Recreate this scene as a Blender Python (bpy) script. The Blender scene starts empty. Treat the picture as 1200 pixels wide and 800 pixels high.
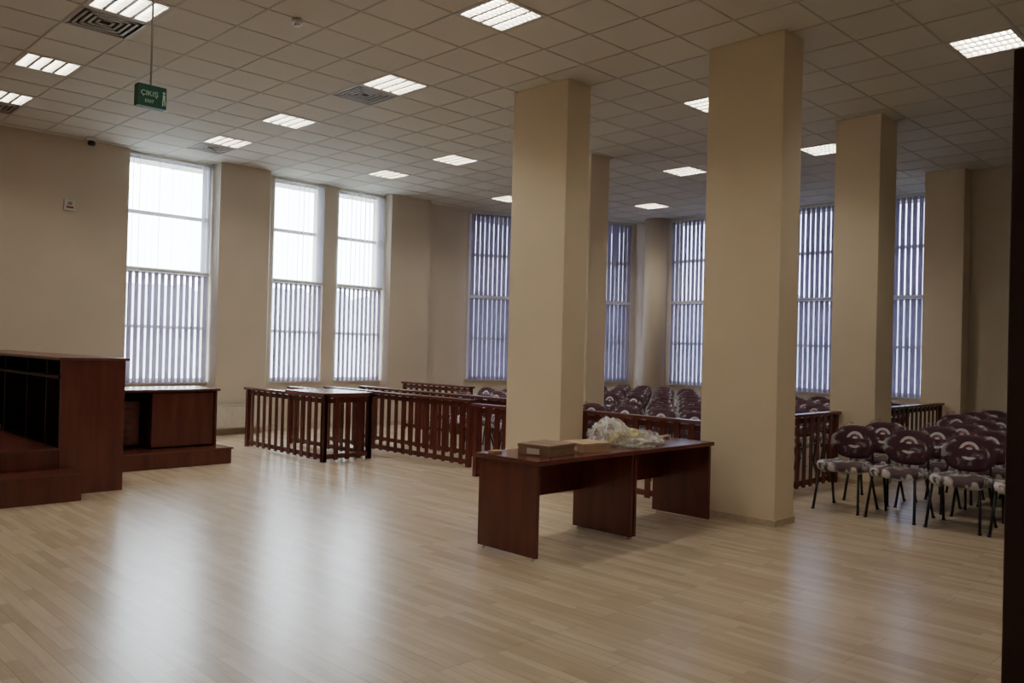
import bpy, bmesh, math, random
from mathutils import Matrix, Vector, noise
random.seed(7)
H=4.62
sc=bpy.context.scene
COL=sc.collection

# ------------------------------------------------------------ materials
def mat(name, color=(.8,.8,.8), rough=.5, metal=0, spec=.5, coat=0, var=0.0, vscale=6, bump=0, bscale=40, stretch=None, color2=None):
    m=bpy.data.materials.new(name); m.use_nodes=True
    nt=m.node_tree; N=nt.nodes; L=nt.links
    b=N['Principled BSDF']
    b.inputs['Roughness'].default_value=rough; b.inputs['Metallic'].default_value=metal
    b.inputs['Specular IOR Level'].default_value=spec; b.inputs['Coat Weight'].default_value=coat
    b.inputs['Base Color'].default_value=(*color,1)
    tc=N.new('ShaderNodeTexCoord'); mp=N.new('ShaderNodeMapping'); L.new(tc.outputs['Object'],mp.inputs['Vector'])
    if stretch: mp.inputs['Scale'].default_value=stretch
    if var>0 or color2:
        n=N.new('ShaderNodeTexNoise'); n.inputs['Scale'].default_value=vscale; n.inputs['Detail'].default_value=5
        L.new(mp.outputs['Vector'],n.inputs['Vector'])
        r=N.new('ShaderNodeValToRGB'); r.color_ramp.elements[0].position=.3; r.color_ramp.elements[1].position=.7
        c2=color2 if color2 else tuple(min(1,c*(1+var)) for c in color)
        c1=color if color2 else tuple(c*(1-var) for c in color)
        r.color_ramp.elements[0].color=(*c1,1); r.color_ramp.elements[1].color=(*c2,1)
        L.new(n.outputs['Fac'],r.inputs['Fac']); L.new(r.outputs['Color'],b.inputs['Base Color'])
    if bump>0:
        n2=N.new('ShaderNodeTexNoise'); n2.inputs['Scale'].default_value=bscale; n2.inputs['Detail'].default_value=4
        L.new(mp.outputs['Vector'],n2.inputs['Vector'])
        bp=N.new('ShaderNodeBump'); bp.inputs['Strength'].default_value=bump; bp.inputs['Distance'].default_value=.01
        L.new(n2.outputs['Fac'],bp.inputs['Height']); L.new(bp.outputs['Normal'],b.inputs['Normal'])
    return m

def emis(name,color,s):
    m=bpy.data.materials.new(name); m.use_nodes=True; nt=m.node_tree; nt.nodes.clear()
    e=nt.nodes.new('ShaderNodeEmission'); o=nt.nodes.new('ShaderNodeOutputMaterial')
    e.inputs['Color'].default_value=(*color,1); e.inputs['Strength'].default_value=s
    nt.links.new(e.outputs[0],o.inputs[0]); return m

M_wall=mat('wall_paint',(.66,.585,.475),.75,spec=.25,var=.03,vscale=1.5,bump=.1,bscale=90)
M_col=mat('column_paint',(.75,.64,.475),.7,spec=.25,var=.02,vscale=2,bump=.1,bscale=90)
M_base=mat('baseboard_wood',(.52,.42,.30),.5,var=.1,vscale=20)
M_wood=mat('mahogany_laminate',(.085,.018,.014),.27,spec=.5,color2=(.13,.029,.021),vscale=9,stretch=(1,1,.15))
M_woodh=mat('mahogany_top',(.100,.026,.020),.24,spec=.5,color2=(.14,.038,.027),vscale=7,stretch=(.3,1,1))
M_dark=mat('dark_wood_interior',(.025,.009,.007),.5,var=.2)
M_pvc=mat('window_pvc',(.78,.78,.80),.4,var=.02)
M_white=mat('white_enamel',(.72,.71,.68),.4,var=.03)
M_rad=mat('radiator_enamel',(.74,.70,.62),.4,var=.03)
M_black=mat('black_steel',(.012,.012,.013),.35,var=.1)
M_fabric=mat('maroon_fabric',(.050,.009,.022),.8,color2=(.078,.015,.032),vscale=120,bump=.2,bscale=200)
M_card=mat('cardboard',(.47,.32,.19),.8,var=.1,vscale=8)
M_card2=mat('archive_box_card',(.25,.155,.095),.75,var=.1,vscale=8)
M_label=mat('paper_label',(.6,.56,.5),.7,var=.03)
M_green=mat('exit_sign_green',(.012,.065,.042),.4,var=.05)
M_tray=mat('fixture_reflector',(.42,.41,.38),.35,var=.02)
M_louvre=mat('louvre_metal',(.30,.29,.26),.35,metal=.2,var=.02)
M_ventd=mat('vent_dark',(.06,.06,.06),.7,var=.1)
M_ventg=mat('vent_grille',(.42,.39,.34),.5,var=.05)
M_emb=mat('emblem_print',(.66,.62,.64),.6,var=.05,vscale=60)
M_emr=mat('emblem_red',(.35,.05,.05),.6,var=.1,vscale=60)
M_tube=emis('fluorescent_tube',(1.0,.92,.79),132)
M_signtxt=mat('exit_sign_text',(.40,.55,.47),.5,var=.02)
M_ground=mat('outside_ground',(.30,.31,.30),.9,var=.2,vscale=.3)
M_hill=mat('hazy_outside_trees',(.42,.46,.50),.9,var=.12,vscale=.4)  # pale blue-grey: distance haze is mixed into the base colour
M_door=mat('door_wood_dark',(.030,.010,.009),.4,color2=(.05,.014,.011),vscale=8,stretch=(1,1,.15))

# floor
def floor_mat():
    m=bpy.data.materials.new('laminate_floor'); m.use_nodes=True; nt=m.node_tree; N=nt.nodes; L=nt.links
    b=N['Principled BSDF']; tc=N.new('ShaderNodeTexCoord')
    mp=N.new('ShaderNodeMapping'); mp.inputs['Rotation'].default_value=(0,0,math.radians(90)); mp.inputs['Location'].default_value=(.03,.05,.5); L.new(tc.outputs['Object'],mp.inputs['Vector'])
    def brick(w,h,c1,c2,mort,ms,off):
        k=N.new('ShaderNodeTexBrick'); k.inputs['Scale'].default_value=1; k.inputs['Brick Width'].default_value=w; k.inputs['Row Height'].default_value=h
        k.inputs['Color1'].default_value=(*c1,1); k.inputs['Color2'].default_value=(*c2,1); k.inputs['Mortar'].default_value=(*mort,1); k.inputs['Mortar Size'].default_value=ms
        k.offset=off; k.inputs['Bias'].default_value=0; L.new(mp.outputs['Vector'],k.inputs['Vector']); return k
    k1=brick(.62,.066,(.69,.575,.435),(.53,.43,.315),(.49,.39,.29),.0012,.37)
    k2=brick(1.29,.198,(1,1,1),(.90,.88,.86),(.64,.60,.54),.0020,.41)
    mx=N.new('ShaderNodeMix'); mx.data_type='RGBA'; mx.blend_type='MULTIPLY'; mx.inputs[0].default_value=1
    L.new(k1.outputs['Color'],mx.inputs[6]); L.new(k2.outputs['Color'],mx.inputs[7])
    mp2=N.new('ShaderNodeMapping'); mp2.inputs['Scale'].default_value=(60,3,1); mp2.inputs['Location'].default_value=(0,0,.37); L.new(tc.outputs['Object'],mp2.inputs['Vector'])
    n=N.new('ShaderNodeTexNoise'); n.inputs['Scale'].default_value=1; n.inputs['Detail'].default_value=4; L.new(mp2.outputs['Vector'],n.inputs['Vector'])
    r=N.new('ShaderNodeValToRGB'); r.color_ramp.elements[0].position=.3; r.color_ramp.elements[0].color=(.88,.86,.84,1); r.color_ramp.elements[1].position=.7; r.color_ramp.elements[1].color=(1,1,1,1)
    L.new(n.outputs['Fac'],r.inputs['Fac'])
    m2=N.new('ShaderNodeMix'); m2.data_type='RGBA'; m2.blend_type='MULTIPLY'; m2.inputs[0].default_value=1
    L.new(mx.outputs[2],m2.inputs[6]); L.new(r.outputs['Color'],m2.inputs[7]); L.new(m2.outputs[2],b.inputs['Base Color'])
    b.inputs['Roughness'].default_value=.27
    b.inputs['Specular IOR Level'].default_value=.55
    return m
M_floor=floor_mat()

def ceil_mat():
    m=bpy.data.materials.new('ceiling_tile'); m.use_nodes=True; nt=m.node_tree; N=nt.nodes; L=nt.links
    b=N['Principled BSDF']; b.inputs['Roughness'].default_value=.85; b.inputs['Specular IOR Level'].default_value=.2
    tc=N.new('ShaderNodeTexCoord'); mp=N.new('ShaderNodeMapping'); mp.inputs['Scale'].default_value=(1/.6,1/.6,0); mp.inputs['Location'].default_value=(-2.5/.6,-2.2/.6,.5)
    L.new(tc.outputs['Object'],mp.inputs['Vector'])
    fl=N.new('ShaderNodeVectorMath'); fl.operation='FLOOR'; L.new(mp.outputs['Vector'],fl.inputs[0])
    wn=N.new('ShaderNodeTexWhiteNoise'); wn.noise_dimensions='3D'; L.new(fl.outputs[0],wn.inputs['Vector'])
    n=N.new('ShaderNodeTexNoise'); n.inputs['Scale'].default_value=70; n.inputs['Detail'].default_value=3; L.new(tc.outputs['Object'],n.inputs['Vector'])
    a=N.new('ShaderNodeMath'); a.operation='MULTIPLY_ADD'; a.inputs[1].default_value=.6; L.new(wn.outputs['Value'],a.inputs[0]); 
    s=N.new('ShaderNodeMath'); s.operation='MULTIPLY'; s.inputs[1].default_value=.4; L.new(n.outputs['Fac'],s.inputs[0]); L.new(s.outputs[0],a.inputs[2])
    r=N.new('ShaderNodeValToRGB'); r.color_ramp.elements[0].color=(.58,.56,.49,1); r.color_ramp.elements[1].color=(.655,.635,.56,1)
    L.new(a.outputs[0],r.inputs['Fac']); L.new(r.outputs['Color'],b.inputs['Base Color'])
    return m
M_ceil=ceil_mat()
M_tbar=mat('ceiling_tbar',(.50,.475,.42),.6,var=.02)

def slat_mat(name,c1,c2,ct,ft):
    m=bpy.data.materials.new(name); m.use_nodes=True; nt=m.node_tree; N=nt.nodes; L=nt.links; N.clear()
    o=N.new('ShaderNodeOutputMaterial'); d=N.new('ShaderNodeBsdfDiffuse'); t=N.new('ShaderNodeBsdfTranslucent'); mx=N.new('ShaderNodeMixShader')
    tc=N.new('ShaderNodeTexCoord'); n=N.new('ShaderNodeTexNoise'); n.inputs['Scale'].default_value=90; L.new(tc.outputs['Object'],n.inputs['Vector'])
    r=N.new('ShaderNodeValToRGB'); r.color_ramp.elements[0].color=(*c1,1); r.color_ramp.elements[1].color=(*c2,1); L.new(n.outputs['Fac'],r.inputs['Fac'])
    L.new(r.outputs['Color'],d.inputs['Color']); t.inputs['Color'].default_value=(*ct,1)
    mx.inputs[0].default_value=ft; L.new(d.outputs[0],mx.inputs[1]); L.new(t.outputs[0],mx.inputs[2]); L.new(mx.outputs[0],o.inputs[0]); return m
M_slat=slat_mat('blind_fabric',(.27,.24,.29),(.34,.30,.36),(.30,.26,.38),.12)
M_slatw=slat_mat('blind_fabric_light',(.72,.70,.72),(.78,.76,.78),(.8,.8,.85),.5)
def glass_mat(name,tint,fac,rough):
    m=bpy.data.materials.new(name); m.use_nodes=True; nt=m.node_tree; N=nt.nodes; L=nt.links; N.clear()
    o=N.new('ShaderNodeOutputMaterial'); t=N.new('ShaderNodeBsdfTransparent'); g=N.new('ShaderNodeBsdfGlossy'); mx=N.new('ShaderNodeMixShader')
    t.inputs['Color'].default_value=(*tint,1); g.inputs['Roughness'].default_value=rough; mx.inputs[0].default_value=fac
    L.new(t.outputs[0],mx.inputs[1]); L.new(g.outputs[0],mx.inputs[2]); L.new(mx.outputs[0],o.inputs[0]); return m
M_glass=glass_mat('window_glass',(.93,.96,.97),.05,.02)
M_glassdim=glass_mat('dimmed_window_glass',(.50,.52,.60),.06,.02)  # dark tint put in the glass colour to dim daylight at the far windows
def film_mat(name,col,lo,hi,p0=.48,p1=.62,sc_=9):
    m=bpy.data.materials.new(name); m.use_nodes=True; nt=m.node_tree; N=nt.nodes; L=nt.links; N.clear()
    o=N.new('ShaderNodeOutputMaterial'); t=N.new('ShaderNodeBsdfTransparent'); p=N.new('ShaderNodeBsdfPrincipled'); mx=N.new('ShaderNodeMixShader')
    p.inputs['Base Color'].default_value=(*col,1); p.inputs['Roughness'].default_value=.2; p.inputs['Specular IOR Level'].default_value=.9
    tc=N.new('ShaderNodeTexCoord'); n=N.new('ShaderNodeTexNoise'); n.inputs['Scale'].default_value=sc_; n.inputs['Detail'].default_value=3; n.inputs['Distortion'].default_value=.8; L.new(tc.outputs['Object'],n.inputs['Vector'])
    mr=N.new('ShaderNodeMapRange'); mr.inputs[1].default_value=p0; mr.inputs[2].default_value=p1; mr.inputs[3].default_value=lo; mr.inputs[4].default_value=hi; L.new(n.outputs['Fac'],mr.inputs[0]); L.new(mr.outputs[0],mx.inputs[0])
    bp=N.new('ShaderNodeBump'); bp.inputs['Strength'].default_value=.6; bp.inputs['Distance'].default_value=.03; L.new(n.outputs['Fac'],bp.inputs['Height']); L.new(bp.outputs['Normal'],p.inputs['Normal'])
    L.new(t.outputs[0],mx.inputs[1]); L.new(p.outputs[0],mx.inputs[2]); L.new(mx.outputs[0],o.inputs[0]); return m
M_filmb=film_mat('plastic_wrap',(.80,.77,.82),.015,.42,.56,.68,9)
M_films=film_mat('plastic_wrap_loose',(.84,.81,.84),.08,.72,.46,.60,9)
M_bag=film_mat('clear_plastic_bag',(.90,.88,.84),.25,.7,sc_=7)
M_bagy=film_mat('yellow_plastic',(.82,.70,.32),.35,.8,sc_=7)

# ------------------------------------------------------------ mesh builder
class MB:
    def __init__(s,M=None): s.bm=bmesh.new(); s.mats=[]; s.M=M or Matrix.Identity(4)
    def mi(s,m):
        if m not in s.mats: s.mats.append(m)
        return s.mats.index(m)
    def box(s,x0,x1,y0,y1,z0,z1,m,M=None,bev=0):
        T=s.M@(M or Matrix.Identity(4))
        vs=[s.bm.verts.new(T@Vector(p)) for p in [(x0,y0,z0),(x1,y0,z0),(x1,y1,z0),(x0,y1,z0),(x0,y0,z1),(x1,y0,z1),(x1,y1,z1),(x0,y1,z1)]]
        k=s.mi(m); fs=[]
        for q in [(0,3,2,1),(4,5,6,7),(0,1,5,4),(1,2,6,5),(2,3,7,6),(3,0,4,7)]:
            f=s.bm.faces.new([vs[i] for i in q]); f.material_index=k; fs.append(f)
        if bev>0:
            es=list({e for f in fs for e in f.edges})
            r=bmesh.ops.bevel(s.bm,geom=es,offset=bev,segments=2,affect='EDGES',profile=.5)
            for f in r['faces']: f.material_index=k
    def tube(s,a,b,r,m,n=8,r2=None,smooth=True):
        a=Vector(a);b=Vector(b);d=(b-a);z=d.normalized(); x=z.orthogonal().normalized(); y=z.cross(x); r2=r if r2 is None else r2
        k=s.mi(m);A=[];B=[]
        for i in range(n):
            t=2*math.pi*i/n; o=x*math.cos(t)+y*math.sin(t)
            A.append(s.bm.verts.new(s.M@(a+o*r)));B.append(s.bm.verts.new(s.M@(b+o*r2)))
        for i in range(n):
            f=s.bm.faces.new([A[i],A[(i+1)%n],B[(i+1)%n],B[i]]); f.material_index=k; f.smooth=smooth
        f=s.bm.faces.new(A[::-1]); f.material_index=k; f=s.bm.faces.new(B); f.material_index=k
    def pad(s,M,w,h,t,m,n=28,p=3.0,rings=((-.5,.82),(-.38,.96),(0,1),(.38,.96),(.5,.82)),jit=0,bend=0,seed=0):
        T=s.M@M; k=s.mi(m); R=[]
        for (o,sc_) in rings:
            ring=[]
            for i in range(n):
                a=2*math.pi*i/n; c=math.cos(a); d=math.sin(a)
                x=w/2*sc_*math.copysign(abs(c)**(2/p),c); y=h/2*sc_*math.copysign(abs(d)**(2/p),d)
                z=o*t+bend*(x*x)
                v=Vector((x,y,z))
                if jit: v+=noise.noise_vector(v*12+Vector((seed,0,0)))*jit
                ring.append(s.bm.verts.new(T@v))
            R.append(ring)
        for a,b in zip(R,R[1:]):
            for i in range(n):
                f=s.bm.faces.new([a[i],a[(i+1)%n],b[(i+1)%n],b[i]]); f.material_index=k; f.smooth=True
        for ring,rev in ((R[0],True),(R[-1],False)):
            c=sum((v.co for v in ring),Vector())/n
            cv=s.bm.verts.new(c+ (T.to_3x3()@Vector((0,0,(-1 if rev else 1)*t*.06))))
            for i in range(n):
                q=[ring[i],ring[(i+1)%n],cv]
                f=s.bm.faces.new(q[::-1] if rev else q); f.material_index=k; f.smooth=True
    def finish(s,name,parent=None):
        me=bpy.data.meshes.new(name); bmesh.ops.recalc_face_normals(s.bm,faces=s.bm.faces[:]) ; s.bm.to_mesh(me); s.bm.free()
        for m in s.mats: me.materials.append(m)
        o=bpy.data.objects.new(name,me); COL.objects.link(o)
        if parent: o.parent=parent
        return o

def wallM(x,y,ang): return Matrix.Translation((x,y,0))@Matrix.Rotation(ang,4,'Z')

# ------------------------------------------------------------ room shell
b=MB(); b.box(-1.2,16.6,-1.0,14.5,-.1,0,M_floor); b.finish('floor')

XW=-1.0; YS=-.6
lights=[(2.8,7.9),(2.8,10.3),(2.8,12.1),(5.2,5.5),(5.8,7.9),(5.8,10.3),(5.8,12.1),(8.8,10.3),(8.8,12.1),(11.8,12.1),(8.8,5.5),(11.8,5.5),(11.8,7.9),(14.2,10.3),(8.8,2.5),(2.2,2.5),(5.2,2.5),(2.2,5.5)]
vents=[(2.8,8.5),(5.8,8.5),(5.8,12.7),(2.8,12.7)]
def key(x,y): return (round((x-2.8)/.6),round((y-2.5)/.6))
holes={key(*l) for l in lights}|{key(*v) for v in vents}
b=MB(); kt=b.mi(M_ceil)
for i in range(-7,24):
    for j in range(-6,21):
        if (i,j) in holes: continue
        cx=2.8+.6*i; cy=2.5+.6*j; z=H+.006; w=.3
        vs=[b.bm.verts.new((cx+sx*w,cy+sy*w,z)) for sx,sy in ((-1,-1),(-1,1),(1,1),(1,-1))]
        f=b.bm.faces.new(vs); f.material_index=kt
for i in range(-7,25):
    x=2.5+.6*i; b.box(x-.010,x+.010,-1.4,14.9,H,H+.007,M_tbar)
for j in range(-6,22):
    y=2.2+.6*j; b.box(-1.7,16.9,y-.010,y+.010,H+.0005,H+.0075,M_tbar)
b.box(-1.7,17,-1.4,15,H+.2,H+.3,M_wall)
b.finish('ceiling')

Z0=.86; ZT=2.72
def seg(b,s0,s1,d0,d1=.35,z0=0,z1=H+.2,m=M_wall): b.box(s0,s1,d0,d1,z0,z1,m)
MA=wallM(0,13.9,0)
W1=4.97
b=MB(MA)
seg(b,XW-.3,W1,-.12); seg(b,6.38,7.3,-.36); seg(b,7.3,7.55,-.04); seg(b,8.62,8.92,-.02); seg(b,10.0,11.0,-.3); seg(b,11.0,12.25,-.05)
for s0,s1 in((W1,6.38),(7.55,8.62),(8.92,10.0)):
    seg(b,s0,s1,-.02,.35,0,Z0); seg(b,s0,s1,0,.35,H-.04)
    b.box(s0,s1,-.05,.1,Z0,Z0+.03,M_white)
b.finish('wall_north')
L2=math.hypot(3.8,1.9); MC=wallM(12.2,13.9,math.atan2(-1.9,3.8))
chw=[(.12,1.95),(2.3,L2-.15)]
b=MB(MC)
seg(b,-.1,.12,0);seg(b,1.95,2.3,0);seg(b,L2-.15,L2+.05,0)
for s0,s1 in chw: seg(b,s0,s1,0,.35,0,Z0); seg(b,s0,s1,0,.35,H-.06); b.box(s0,s1,-.05,.1,Z0,Z0+.03,M_white)
b.finish('wall_northeast')
ME=wallM(15.98,12.0,math.radians(-90))
ew=[(1.0,2.75),(3.15,5.1),(5.5,6.95)]
b=MB(ME)
seg(b,-.1,1.0,0);seg(b,2.75,3.15,0);seg(b,5.1,5.5,0);seg(b,6.95,7.3,0)
for s0,s1 in ew: seg(b,s0,s1,0,.35,0,Z0); seg(b,s0,s1,0,.35,H-.06); b.box(s0,s1,-.05,.1,Z0,Z0+.03,M_white)
b.finish('wall_east')
b=MB(); b.box(14.62,16.4,YS-.3,4.72,0,H+.2,M_wall); b.box(14.3,14.62,4.35,4.95,0,H+.012,M_col); b.finish('wall_southeast')
b=MB(); b.box(XW-.3,XW,YS-.3,14.3,0,H+.2,M_wall); b.finish('wall_west')
b=MB(); b.box(XW-.3,.55,YS-.3,YS,0,H+.2,M_wall); b.box(1.68,14.62,YS-.3,YS,0,H+.2,M_wall); b.box(.55,1.68,YS-.3,YS,2.15,H+.2,M_wall); b.box(.55,1.68,YS-.32,YS-.28,0,2.15,M_door)
b.finish('wall_south')
b=MB(); b.box(.45,.55,YS-.02,YS+.02,0,2.2,M_door); b.box(1.68,1.78,YS-.02,YS+.02,0,2.2,M_door); b.box(.45,1.78,YS-.02,YS+.02,2.15,2.25,M_door); b.finish('trim_1')
b=MB(); b.box(1.62,1.665,YS+.03,.42,.01,2.13,M_door,bev=.003)
b.box(1.612,1.62,YS+.15,.3,.25,.95,M_door); b.box(1.612,1.62,YS+.15,.3,1.15,1.95,M_door)
b.tube((1.62,.34,1.02),(1.56,.34,1.02),.01,M_louvre); b.tube((1.56,.34,1.02),(1.56,.22,1.02),.01,M_louvre)
b.finish('door_1')
b=MB(); b.box(XW,W1,13.765,13.78,0,.08,M_base); b.box(6.36,7.32,13.525,13.54,0,.08,M_base); b.box(9.98,11.02,13.585,13.6,0,.08,M_base); b.finish('baseboard_north')

# ------------------------------------------------------------ windows + blinds
wn=0
def window(M,s0,s1,mode,sgn,nd=1):
    global wn; wn+=1
    b=MB(M); f=.055
    b.box(s0,s0+f,.02,.09,Z0+.03,H-.04,M_pvc); b.box(s1-f,s1,.02,.09,Z0+.03,H-.04,M_pvc)
    for z,t in((Z0+.06,.03),(ZT,.05),(3.66,.03),(H-.07,.03),(1.8,.025)):
        b.box(s0+f,s1-f,.02,.09,z-t,z+t,M_pvc)
    b.box(s0+f,s1-f,.05,.056,Z0+.05,H-.05,M_glass if mode=='open' else M_glassdim)
    b.finish('window_%d'%wn)
    b=MB(M)
    b.box(s0+.02,s1-.02,-.075,-.04,H-.06,H-.02,M_white); b.box(s0+.02,s1-.02,-.075,-.04,ZT-.02,ZT+.02,M_white)
    def slats(z0,z1,ang,a,c,pitch=.1,w=.088,m=M_slat):
        n=int((c-a)/pitch); 
        for i in range(n):
            x=a+(c-a)*(i+.5)/n; t=sgn*math.radians(ang+random.uniform(-4,4))
            k=b.mi(m); dx=math.cos(t)*w/2; dy=math.sin(t)*w/2; sw=random.uniform(-.004,.004)
            q=[b.bm.verts.new(M@Vector(p)) for p in ((x-dx,-.055-dy,z0),(x+dx,-.055+dy,z0),(x+dx+sw,-.055+dy,z1),(x-dx+sw,-.055-dy,z1))]
            fc=b.bm.faces.new(q); fc.material_index=k
    lo=ZT-.03
    if mode=='open':
        slats(Z0+.02,lo,21,s0+.03,s1-.03)
        slats(ZT+.03,H-.06,66,s0+.03,s1-.2,m=M_slatw); slats(ZT+.03,H-.06,80,s1-.18,s1-.03,pitch=.02,m=M_slatw)
    else:
        slats(Z0+.02,lo,11,s0+.03,s1-.03,w=.091)
        slats(ZT+.03,H-.06,11,s0+.03,s1-.03,w=.091)
    b.finish('vertical_blind')
window(MA,W1,6.38,'open',1)
window(MA,7.55,8.62,'open',1); window(MA,8.92,10.0,'open',1)
for s0,s1 in chw: window(MC,s0,s1,'c',-1)
for s0,s1 in ew: window(ME,s0,s1,'c',-1)

# ------------------------------------------------------------ columns
def column(x0,x1,y0,y1):
    b=MB(); b.box(x0,x1,y0,y1,0,H+.005,M_col,bev=.006)
    e=.012
    b.box(x0-e,x1+e,y0-e,y1+e,0,.06,M_base); b.finish('column')
column(7.19,7.56,3.75,4.56); column(6.93,7.32,6.2,7.06); column(10.45,10.98,4.15,4.72); column(9.85,10.3,8.3,9.1)
b=MB(); b.tube((15.72,11.25,0),(15.72,11.25,H+.005),.26,M_col,n=40); b.finish('round_column')

b=MB(); b.tube((7.42,13.8,0.05),(7.42,13.8,H),.03,M_white,n=10); b.tube((7.36,13.8,0.05),(7.36,13.8,2.6),.018,M_white,n=8)
b.finish('heating_pipe')
b=MB()
b.box(5.3,7.28,13.4,13.42,.12,.50,M_rad); b.box(5.3,7.28,13.48,13.5,.12,.50,M_rad); b.box(5.3,7.28,13.4,13.5,.49,.51,M_rad)
for i in range(40):
    x=5.32+i*.05; b.box(x,x+.02,13.388,13.4,.15,.47,M_rad)
b.tube((5.2,13.45,.16),(7.45,13.45,.16),.012,M_rad); b.tube((5.2,13.45,.46),(7.45,13.45,.46),.012,M_rad)
for x in(5.6,7.0): b.box(x,x+.03,13.42,13.48,0,.13,M_rad)
b.finish('radiator')

# ------------------------------------------------------------ ceiling fixtures
def fixture(x,y):
    b=MB(Matrix.Translation((x,y,H))); w=.265; W=.305
    b.box(-w,w,-w,w,.085,.09,M_tray)
    for q in((-w,-w+.006,-w,w),(w-.006,w,-w,w),(-w,w,-w,-w+.006),(-w,w,w-.006,w)): b.box(*q,.002,.09,M_tray)
    b.box(-W,W,-W,-w,-.002,.004,M_tbar); b.box(-W,W,w,W,-.002,.004,M_tbar); b.box(-W,-w,-w,w,-.002,.004,M_tbar); b.box(w,W,-w,w,-.002,.004,M_tbar)
    for i in range(4):
        xx=-.195+.13*i
        b.tube((xx,-.25,.05),(xx,.25,.05),.015,M_tube,n=8)
    for i in range(3): b.box(-.145+.13*i,-.115+.13*i,-w,w,.006,.05,M_louvre)
    for i in range(8):
        yy=-.21+.06*i; b.box(-w+.006,w-.006,yy-.002,yy+.002,.006,.034,M_louvre)
    b.finish('ceiling_light')
for l in lights: fixture(*l)
def vent(x,y):
    b=MB(Matrix.Translation((x,y,H))); w=.29
    b.box(-w,w,-w,w,.05,.055,M_ventd)
    for k in range(5):
        r=.295-.055*k; z=.004+.002*k; t=.024
        for q in((-r,-r+t,-r,r),(r-t,r,-r,r),(-r,r,-r,-r+t),(-r,r,r-t,r)): b.box(*q,z-.008,z+.004,M_ventg)
    b.finish('air_vent')
for v in vents: vent(*v)
b=MB(); b.tube((4.0,7.0,H-.045),(4.0,7.0,H),.05,M_white,n=20); b.tube((4.0,7.0,H-.065),(4.0,7.0,H-.045),.03,M_white,n=16); b.finish('smoke_detector')
b=MB(); b.tube((4.3,13.5,H-.05),(4.3,13.5,H),.07,M_white,n=20); b.pad(Matrix.Translation((4.3,13.5,H-.08)),.11,.11,.07,M_black,n=16,p=2); b.finish('security_camera')
b=MB(); b.box(4.02,4.18,13.745,13.78,3.52,3.68,M_white,bev=.005); b.box(4.05,4.15,13.74,13.745,3.55,3.58,M_emr); b.box(4.07,4.13,13.74,13.745,3.60,3.65,M_louvre); b.finish('wall_thermostat')

root=bpy.data.objects.new('exit_sign',None); COL.objects.link(root); root.location=(2.52,6.6,3.47)
b=MB(); b.box(-.11,.11,-.04,.04,-.085,.085,M_green,bev=.006); b.tube((0,0,.08),(0,0,H-3.47),.008,M_louvre); b.tube((0,0,H-3.47-.03),(0,0,H-3.47),.04,M_white,n=16)
b.tube((.088,-.042,.04),(.088,-.04,.04),.010,M_signtxt,n=12)
b.box(.079,.097,-.042,-.04,-.02,.026,M_signtxt); b.box(.076,.084,-.042,-.04,-.06,-.02,M_signtxt); b.box(.093,.101,-.042,-.04,-.055,-.02,M_signtxt)
b.finish('sign_body',root)
def txt(s,x,z,size):
    c=bpy.data.curves.new('sign_text','FONT'); c.body=s; c.size=size; c.extrude=.001; c.align_x='CENTER'; c.materials.append(M_signtxt)
    o=bpy.data.objects.new('sign_text',c); COL.objects.link(o); o.parent=root; o.location=(x,-.042,z); o.rotation_euler=(math.radians(90),0,0)
txt('ÇIKIŞ',-.022,-.002,.054); txt('EXIT',-.022,-.055,.034)

# ------------------------------------------------------------ desks in foreground
def desk(x0):
    x1=x0+1.195; y0,y1=4.27,4.91
    b=MB()
    b.box(x0-.02 if x0<5 else x0,x1+(.02 if x0>5 else 0),y0-.02,y1+.02,.72,.755,M_woodh,bev=.003)
    b.box(x0+.005,x0+.035,y0,y1,.025,.72,M_wood); b.box(x1-.035,x1-.005,y0,y1,.025,.72,M_wood)
    b.box(x0+.035,x1-.035,y1-.1,y1-.08,.36,.72,M_wood)
    for x in(x0+.02,x1-.02):
        for y in(y0+.05,y1-.05): b.tube((x,y,0),(x,y,.026),.014,M_white)
    return b.finish('desk')
desk(4.53); desk(5.735)

def cbox(x,y,w,d,h,ang,m,m2):
    b=MB(Matrix.Translation((x,y,.756))@Matrix.Rotation(ang,4,'Z'))
    b.box(-w/2,w/2,-d/2,d/2,0,h,m,bev=.002)
    b.box(-w/2-.004,w/2+.004,-d/2-.004,d/2+.004,h-.02,h+.004,m2,bev=.001)
    b.box(-.025,.025,-d/2-.005,d/2+.005,h+.004,h+.006,m)
    b.box(-w/2-.006,-w/2-.004,-.06,.06,.015,h-.025,M_label)
    b.finish('cardboard_box')
cbox(4.90,4.52,.36,.30,.085,.14,M_card2,M_card2); cbox(5.36,4.50,.30,.27,.07,-.12,M_card,M_card)
def bag(name,cx,cy,cz,s,m,seed,amp=.45,M=None):
    bm=bmesh.new(); bmesh.ops.create_icosphere(bm,subdivisions=5,radius=1)
    for v in bm.verts:
        n=v.co.normalized(); q=n*1.5+Vector((seed,seed*2,0))
        k=1+amp*(noise.noise(q)+.45*abs(noise.noise(q*2.1))-.35*abs(noise.noise(q*3.5))+.03*noise.noise(q*9))
        v.co=Vector((n.x*s[0]*k,n.y*s[1]*k,max(n.z*s[2]*k,-s[2]*.35)))
    zm=min(v.co.z for v in bm.verts)
    for v in bm.verts: v.co+=Vector((cx,cy,cz-zm))
    for f in bm.faces: f.smooth=True
    me=bpy.data.meshes.new(name); bm.to_mesh(me); bm.free(); me.materials.append(m)
    o=bpy.data.objects.new(name,me); COL.objects.link(o); return o
r=bpy.data.objects.new('plastic_bag',None); COL.objects.link(r)
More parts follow.
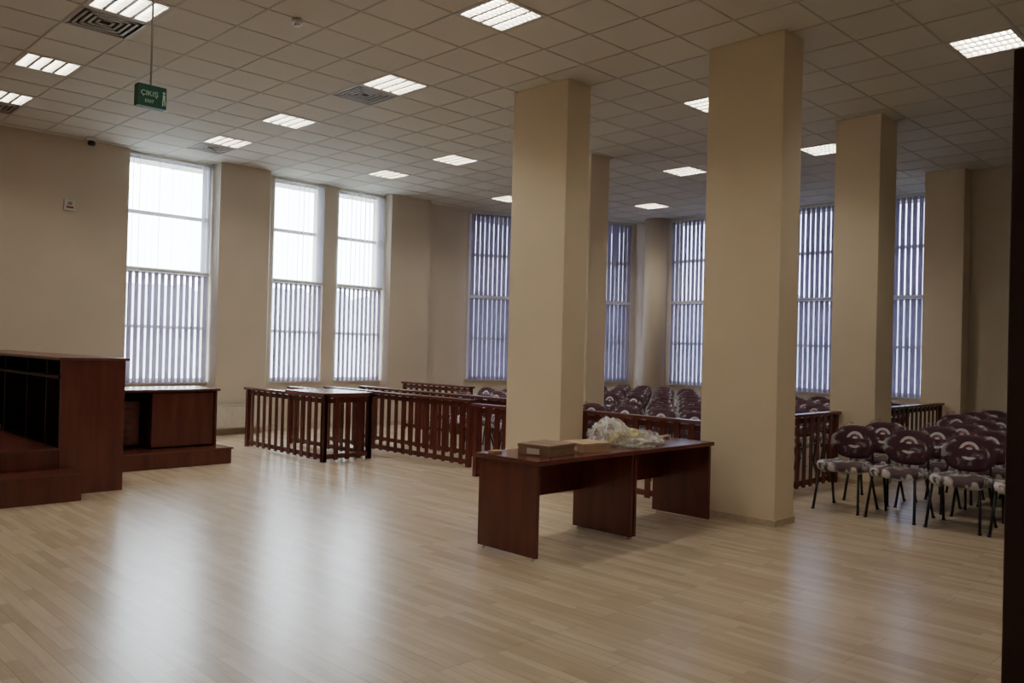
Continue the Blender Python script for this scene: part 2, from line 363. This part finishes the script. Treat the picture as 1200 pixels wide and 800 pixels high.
for a in [bag('clear_film',5.90,4.66,.757,(.17,.18,.15),M_bag,3.1,.8),bag('film_fold',6.24,4.56,.757,(.20,.17,.07),M_bag,7.7,.9),bag('film_tail',6.0,4.42,.757,(.22,.09,.05),M_bag,12.7,.8),bag('yellow_film',6.02,4.6,.76,(.17,.14,.10),M_bagy,5.2,.7)]: a.parent=r
b=MB(); b.tube((6.5,4.6,.775),(6.86,4.72,.775),.018,M_card,n=12); b.finish('cardboard_tube')
b=MB(); b.box(4.56,4.66,4.78,4.84,.756,.775,M_card); b.finish('tape_strip')

# ------------------------------------------------------------ railings
def rail(pts,name='wooden_railing',slab=None,h=.9,step=.18,sw=.07):
    b=MB()
    for (x0,y0),(x1,y1) in zip(pts,pts[1:]):
        d=Vector((x1-x0,y1-y0,0)); L=d.length; M=Matrix.Translation((x0,y0,0))@Matrix.Rotation(math.atan2(d.y,d.x),4,'Z')
        b.box(-.055,L+.055,-.055,.055,h-.035,h,M_woodh,M=M,bev=.004)
        b.box(0,L,-.012,.012,h-.11,h-.05,M_wood,M=M); b.box(0,L,-.012,.012,.04,.10,M_wood,M=M)
        n=max(1,round(L/step))
        for i in range(n+1):
            x=L*i/n
            b.box(x-sw/2,x+sw/2,-.026,-.012,.02,h-.035,M_wood,M=M)
        for x in (0,L): b.box(x-.03,x+.03,-.03,.03,0,h-.035,M_wood,M=M)
    if slab: b.box(*slab,M_woodh)
    return b.finish(name)
rail([(6.12,11.85),(6.12,9.72),(6.85,9.72),(6.85,11.85)],'defendant_dock',slab=(6.08,6.88,9.68,10.7,.9,.925))
rail([(7.42,8.25),(7.42,11.7)]); rail([(8.1,8.25),(8.1,11.7)]); rail([(9.9,11.0),(9.9,12.9)])
rail([(6.98,7.12),(6.98,7.62)])
rail([(7.42,6.95),(7.42,4.62),(10.4,4.62)])
rail([(11.05,4.62),(14.2,4.62)])

# ------------------------------------------------------------ judge bench
b=MB()
PZ=.46
b.box(2.68,3.3,9.1,9.14,0,1.38,M_wood)
b.box(3.26,3.3,9.14,13.74,0,1.36,M_wood)
b.box(2.66,3.34,9.08,13.74,1.355,1.385,M_woodh,bev=.003)
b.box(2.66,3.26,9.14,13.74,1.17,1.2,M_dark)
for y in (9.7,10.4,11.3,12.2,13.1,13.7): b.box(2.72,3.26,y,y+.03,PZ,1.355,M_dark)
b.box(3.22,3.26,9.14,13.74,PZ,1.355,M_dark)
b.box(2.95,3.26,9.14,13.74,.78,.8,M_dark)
b.finish('judge_bench')
b=MB()
b.box(.9,2.675,9.1,13.74,.001,PZ,M_wood); b.box(.88,2.675,9.06,13.74,PZ,PZ+.02,M_woodh)
b.finish('judge_platform')
b=MB(); b.box(.9,2.78,8.72,9.055,.001,.26,M_wood); b.box(.88,2.8,8.70,9.055,.26,.28,M_woodh); b.finish('platform_step')
b=MB(); b.box(3.36,5.1,10.3,12.6,.001,.19,M_wood); b.box(3.36,5.12,10.28,12.6,.19,.21,M_woodh); b.finish('clerk_platform')
b=MB(); z=.211
b.box(3.5,5.05,10.55,11.3,z+.72,z+.75,M_woodh,bev=.003)
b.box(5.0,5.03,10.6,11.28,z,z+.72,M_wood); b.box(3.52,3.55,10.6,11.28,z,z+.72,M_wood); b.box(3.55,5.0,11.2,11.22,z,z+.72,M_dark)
b.box(4.18,4.98,10.6,10.62,z+.02,z+.7,M_wood); b.box(4.18,4.2,10.62,11.18,z+.02,z+.7,M_wood)
b.finish('clerk_desk')
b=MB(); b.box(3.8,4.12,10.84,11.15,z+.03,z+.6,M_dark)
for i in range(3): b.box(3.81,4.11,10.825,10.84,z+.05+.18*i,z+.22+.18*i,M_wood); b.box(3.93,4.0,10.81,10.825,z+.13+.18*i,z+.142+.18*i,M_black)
for x in (3.84,4.08):
    for y in (10.88,11.1): b.tube((x,y,z),(x,y,z+.03),.015,M_black)
b.finish('drawer_pedestal')

# ------------------------------------------------------------ chairs
bRot=Matrix.Rotation(math.radians(-78),4,'Y')@Matrix.Rotation(math.radians(90),4,'Z')
zx=(bRot@Vector((0,0,1))).x
FR=(-1 if zx>0 else 1)
def chair_mesh(seed):
    b=MB()
    seatM=Matrix.Translation((-.02,0,.455))
    b.pad(seatM,.46,.48,.07,M_fabric,p=3.6)
    backM=Matrix.Translation((.25,0,.685))@bRot
    b.pad(backM,.48,.36,.055,M_fabric,p=2.5,bend=.35*FR)
    for sy in(-1,1):
        y=.215*sy
        b.tube((-.17,y*.95,.42),(-.25,y*1.08,0),.014,M_black)
        b.tube((.12,y*.95,.42),(.27,y*1.08,0),.014,M_black)
        b.tube((-.2,y*.95,.425),(.2,y*.95,.425),.012,M_black)
        b.tube((.17,y*.95,.42),(.285,y*.8,.72),.012,M_black)
        b.tube((-.25,y*1.08,0),(-.255,y*1.09,.02),.018,M_black); b.tube((.27,y*1.08,0),(.272,y*1.08,.02),.018,M_black)
    b.tube((-.17,-.2,.42),(-.17,.2,.42),.012,M_black); b.tube((.12,-.2,.42),(.12,.2,.42),.012,M_black)
    k=b.mi(M_emb); k2=b.mi(M_emr)
    def ring(r0,r1,zz,kk,n=24):
        A=[];B=[]
        for i in range(n):
            a=2*math.pi*i/n
            for r_,Ls in((r0,A),(r1,B)):
                x=r_*math.cos(a);y=r_*math.sin(a)-.02; Ls.append(b.bm.verts.new(b.M@backM@Vector((x,y,zz+.35*FR*x*x))))
        for i in range(n):
            f=b.bm.faces.new([A[i],A[(i+1)%n],B[(i+1)%n],B[i]]); f.material_index=kk
    ring(.062,.09,.036*FR,k); ring(.003,.034,.036*FR,k); ring(.038,.048,.036*FR,k2)
    b.pad(Matrix.Translation((-.04,0,.455)),.51,.52,.10,M_films,p=3,jit=.03,seed=seed)
    b.pad(backM@Matrix.Translation((0,-.01,0)),.51,.40,.09,M_filmb,p=2.5,jit=.022,bend=.35*FR,seed=seed+5)
    me_o=b.finish('tmp'); me=me_o.data; me.name='visitor_chair'; bpy.data.objects.remove(me_o); return me
chairs=[chair_mesh(i*11.3) for i in range(3)]
def chair(x,y):
    o=bpy.data.objects.new('visitor_chair',random.choice(chairs)); COL.objects.link(o)
    o.location=(x+random.uniform(-.03,.03),y+random.uniform(-.015,.015),0); o.rotation_euler=(0,0,random.uniform(-.06,.06))
for i in range(7):
    x=8.66+.80*i
    for j in range(6):
        y=3.74-.56*j
        if 10.1<x<11.4 and y>3.7: continue
        if x>13.8: continue
        chair(x,y)
for i in range(8):
    x=8.75+.82*i
    for j in range(12):
        y=5.2+.56*j
        if 9.45<x<10.7 and 7.9<y<9.5: continue
        if x<10.3 and y>10.75: continue
        if x>12.6 and (y-12.0)>-(x-12.2)*.5+1.0: continue
        if x>14.9 and y>10.6: continue
        if x>14.0 and y<5.5: continue
        chair(x,y)

# ------------------------------------------------------------ outside
b=MB(); b.box(-150,150,-150,150,-3.2,-3.0,M_ground); b.finish('ground')
bm=bmesh.new(); prev=None
for i in range(321):
    a=math.radians(-40+i*.55); R=85
    hgt=7.2+2.0*noise.noise(Vector((i*.07,0,0)))+1.4*noise.noise(Vector((i*.45,3,0)))
    x=R*math.cos(a); y=R*math.sin(a)
    v0=bm.verts.new((x,y,-3)); v1=bm.verts.new((x*1.08,y*1.08,hgt))
    if prev: bm.faces.new([prev[0],v0,v1,prev[1]])
    prev=(v0,v1)
me=bpy.data.meshes.new('tree_line'); bm.to_mesh(me); bm.free(); me.materials.append(M_hill)
o=bpy.data.objects.new('tree_line',me); COL.objects.link(o)

w=bpy.data.worlds.new('sky'); sc.world=w; w.use_nodes=True
bg=w.node_tree.nodes['Background']; bg.inputs['Color'].default_value=(.87,.93,1,1); bg.inputs['Strength'].default_value=20

# ------------------------------------------------------------ camera
f=977;p=.00851;r=.0255;a=.781;h=1.59
F0=Vector((math.sin(a),math.cos(a),0));R0=Vector((math.cos(a),-math.sin(a),0));U0=Vector((0,0,1))
F=F0*math.cos(p)+U0*math.sin(p);Up=U0*math.cos(p)-F0*math.sin(p)
R=R0*math.cos(r)+Up*math.sin(r);U=Up*math.cos(r)-R0*math.sin(r)
cam=bpy.data.cameras.new('camera'); co=bpy.data.objects.new('camera',cam); COL.objects.link(co)
cam.sensor_width=36; cam.lens=36*f/1200; cam.clip_start=.05; cam.clip_end=500
Mx=Matrix(((R.x,U.x,-F.x,0),(R.y,U.y,-F.y,0),(R.z,U.z,-F.z,h),(0,0,0,1)))
co.matrix_world=Mx
sc.camera=co
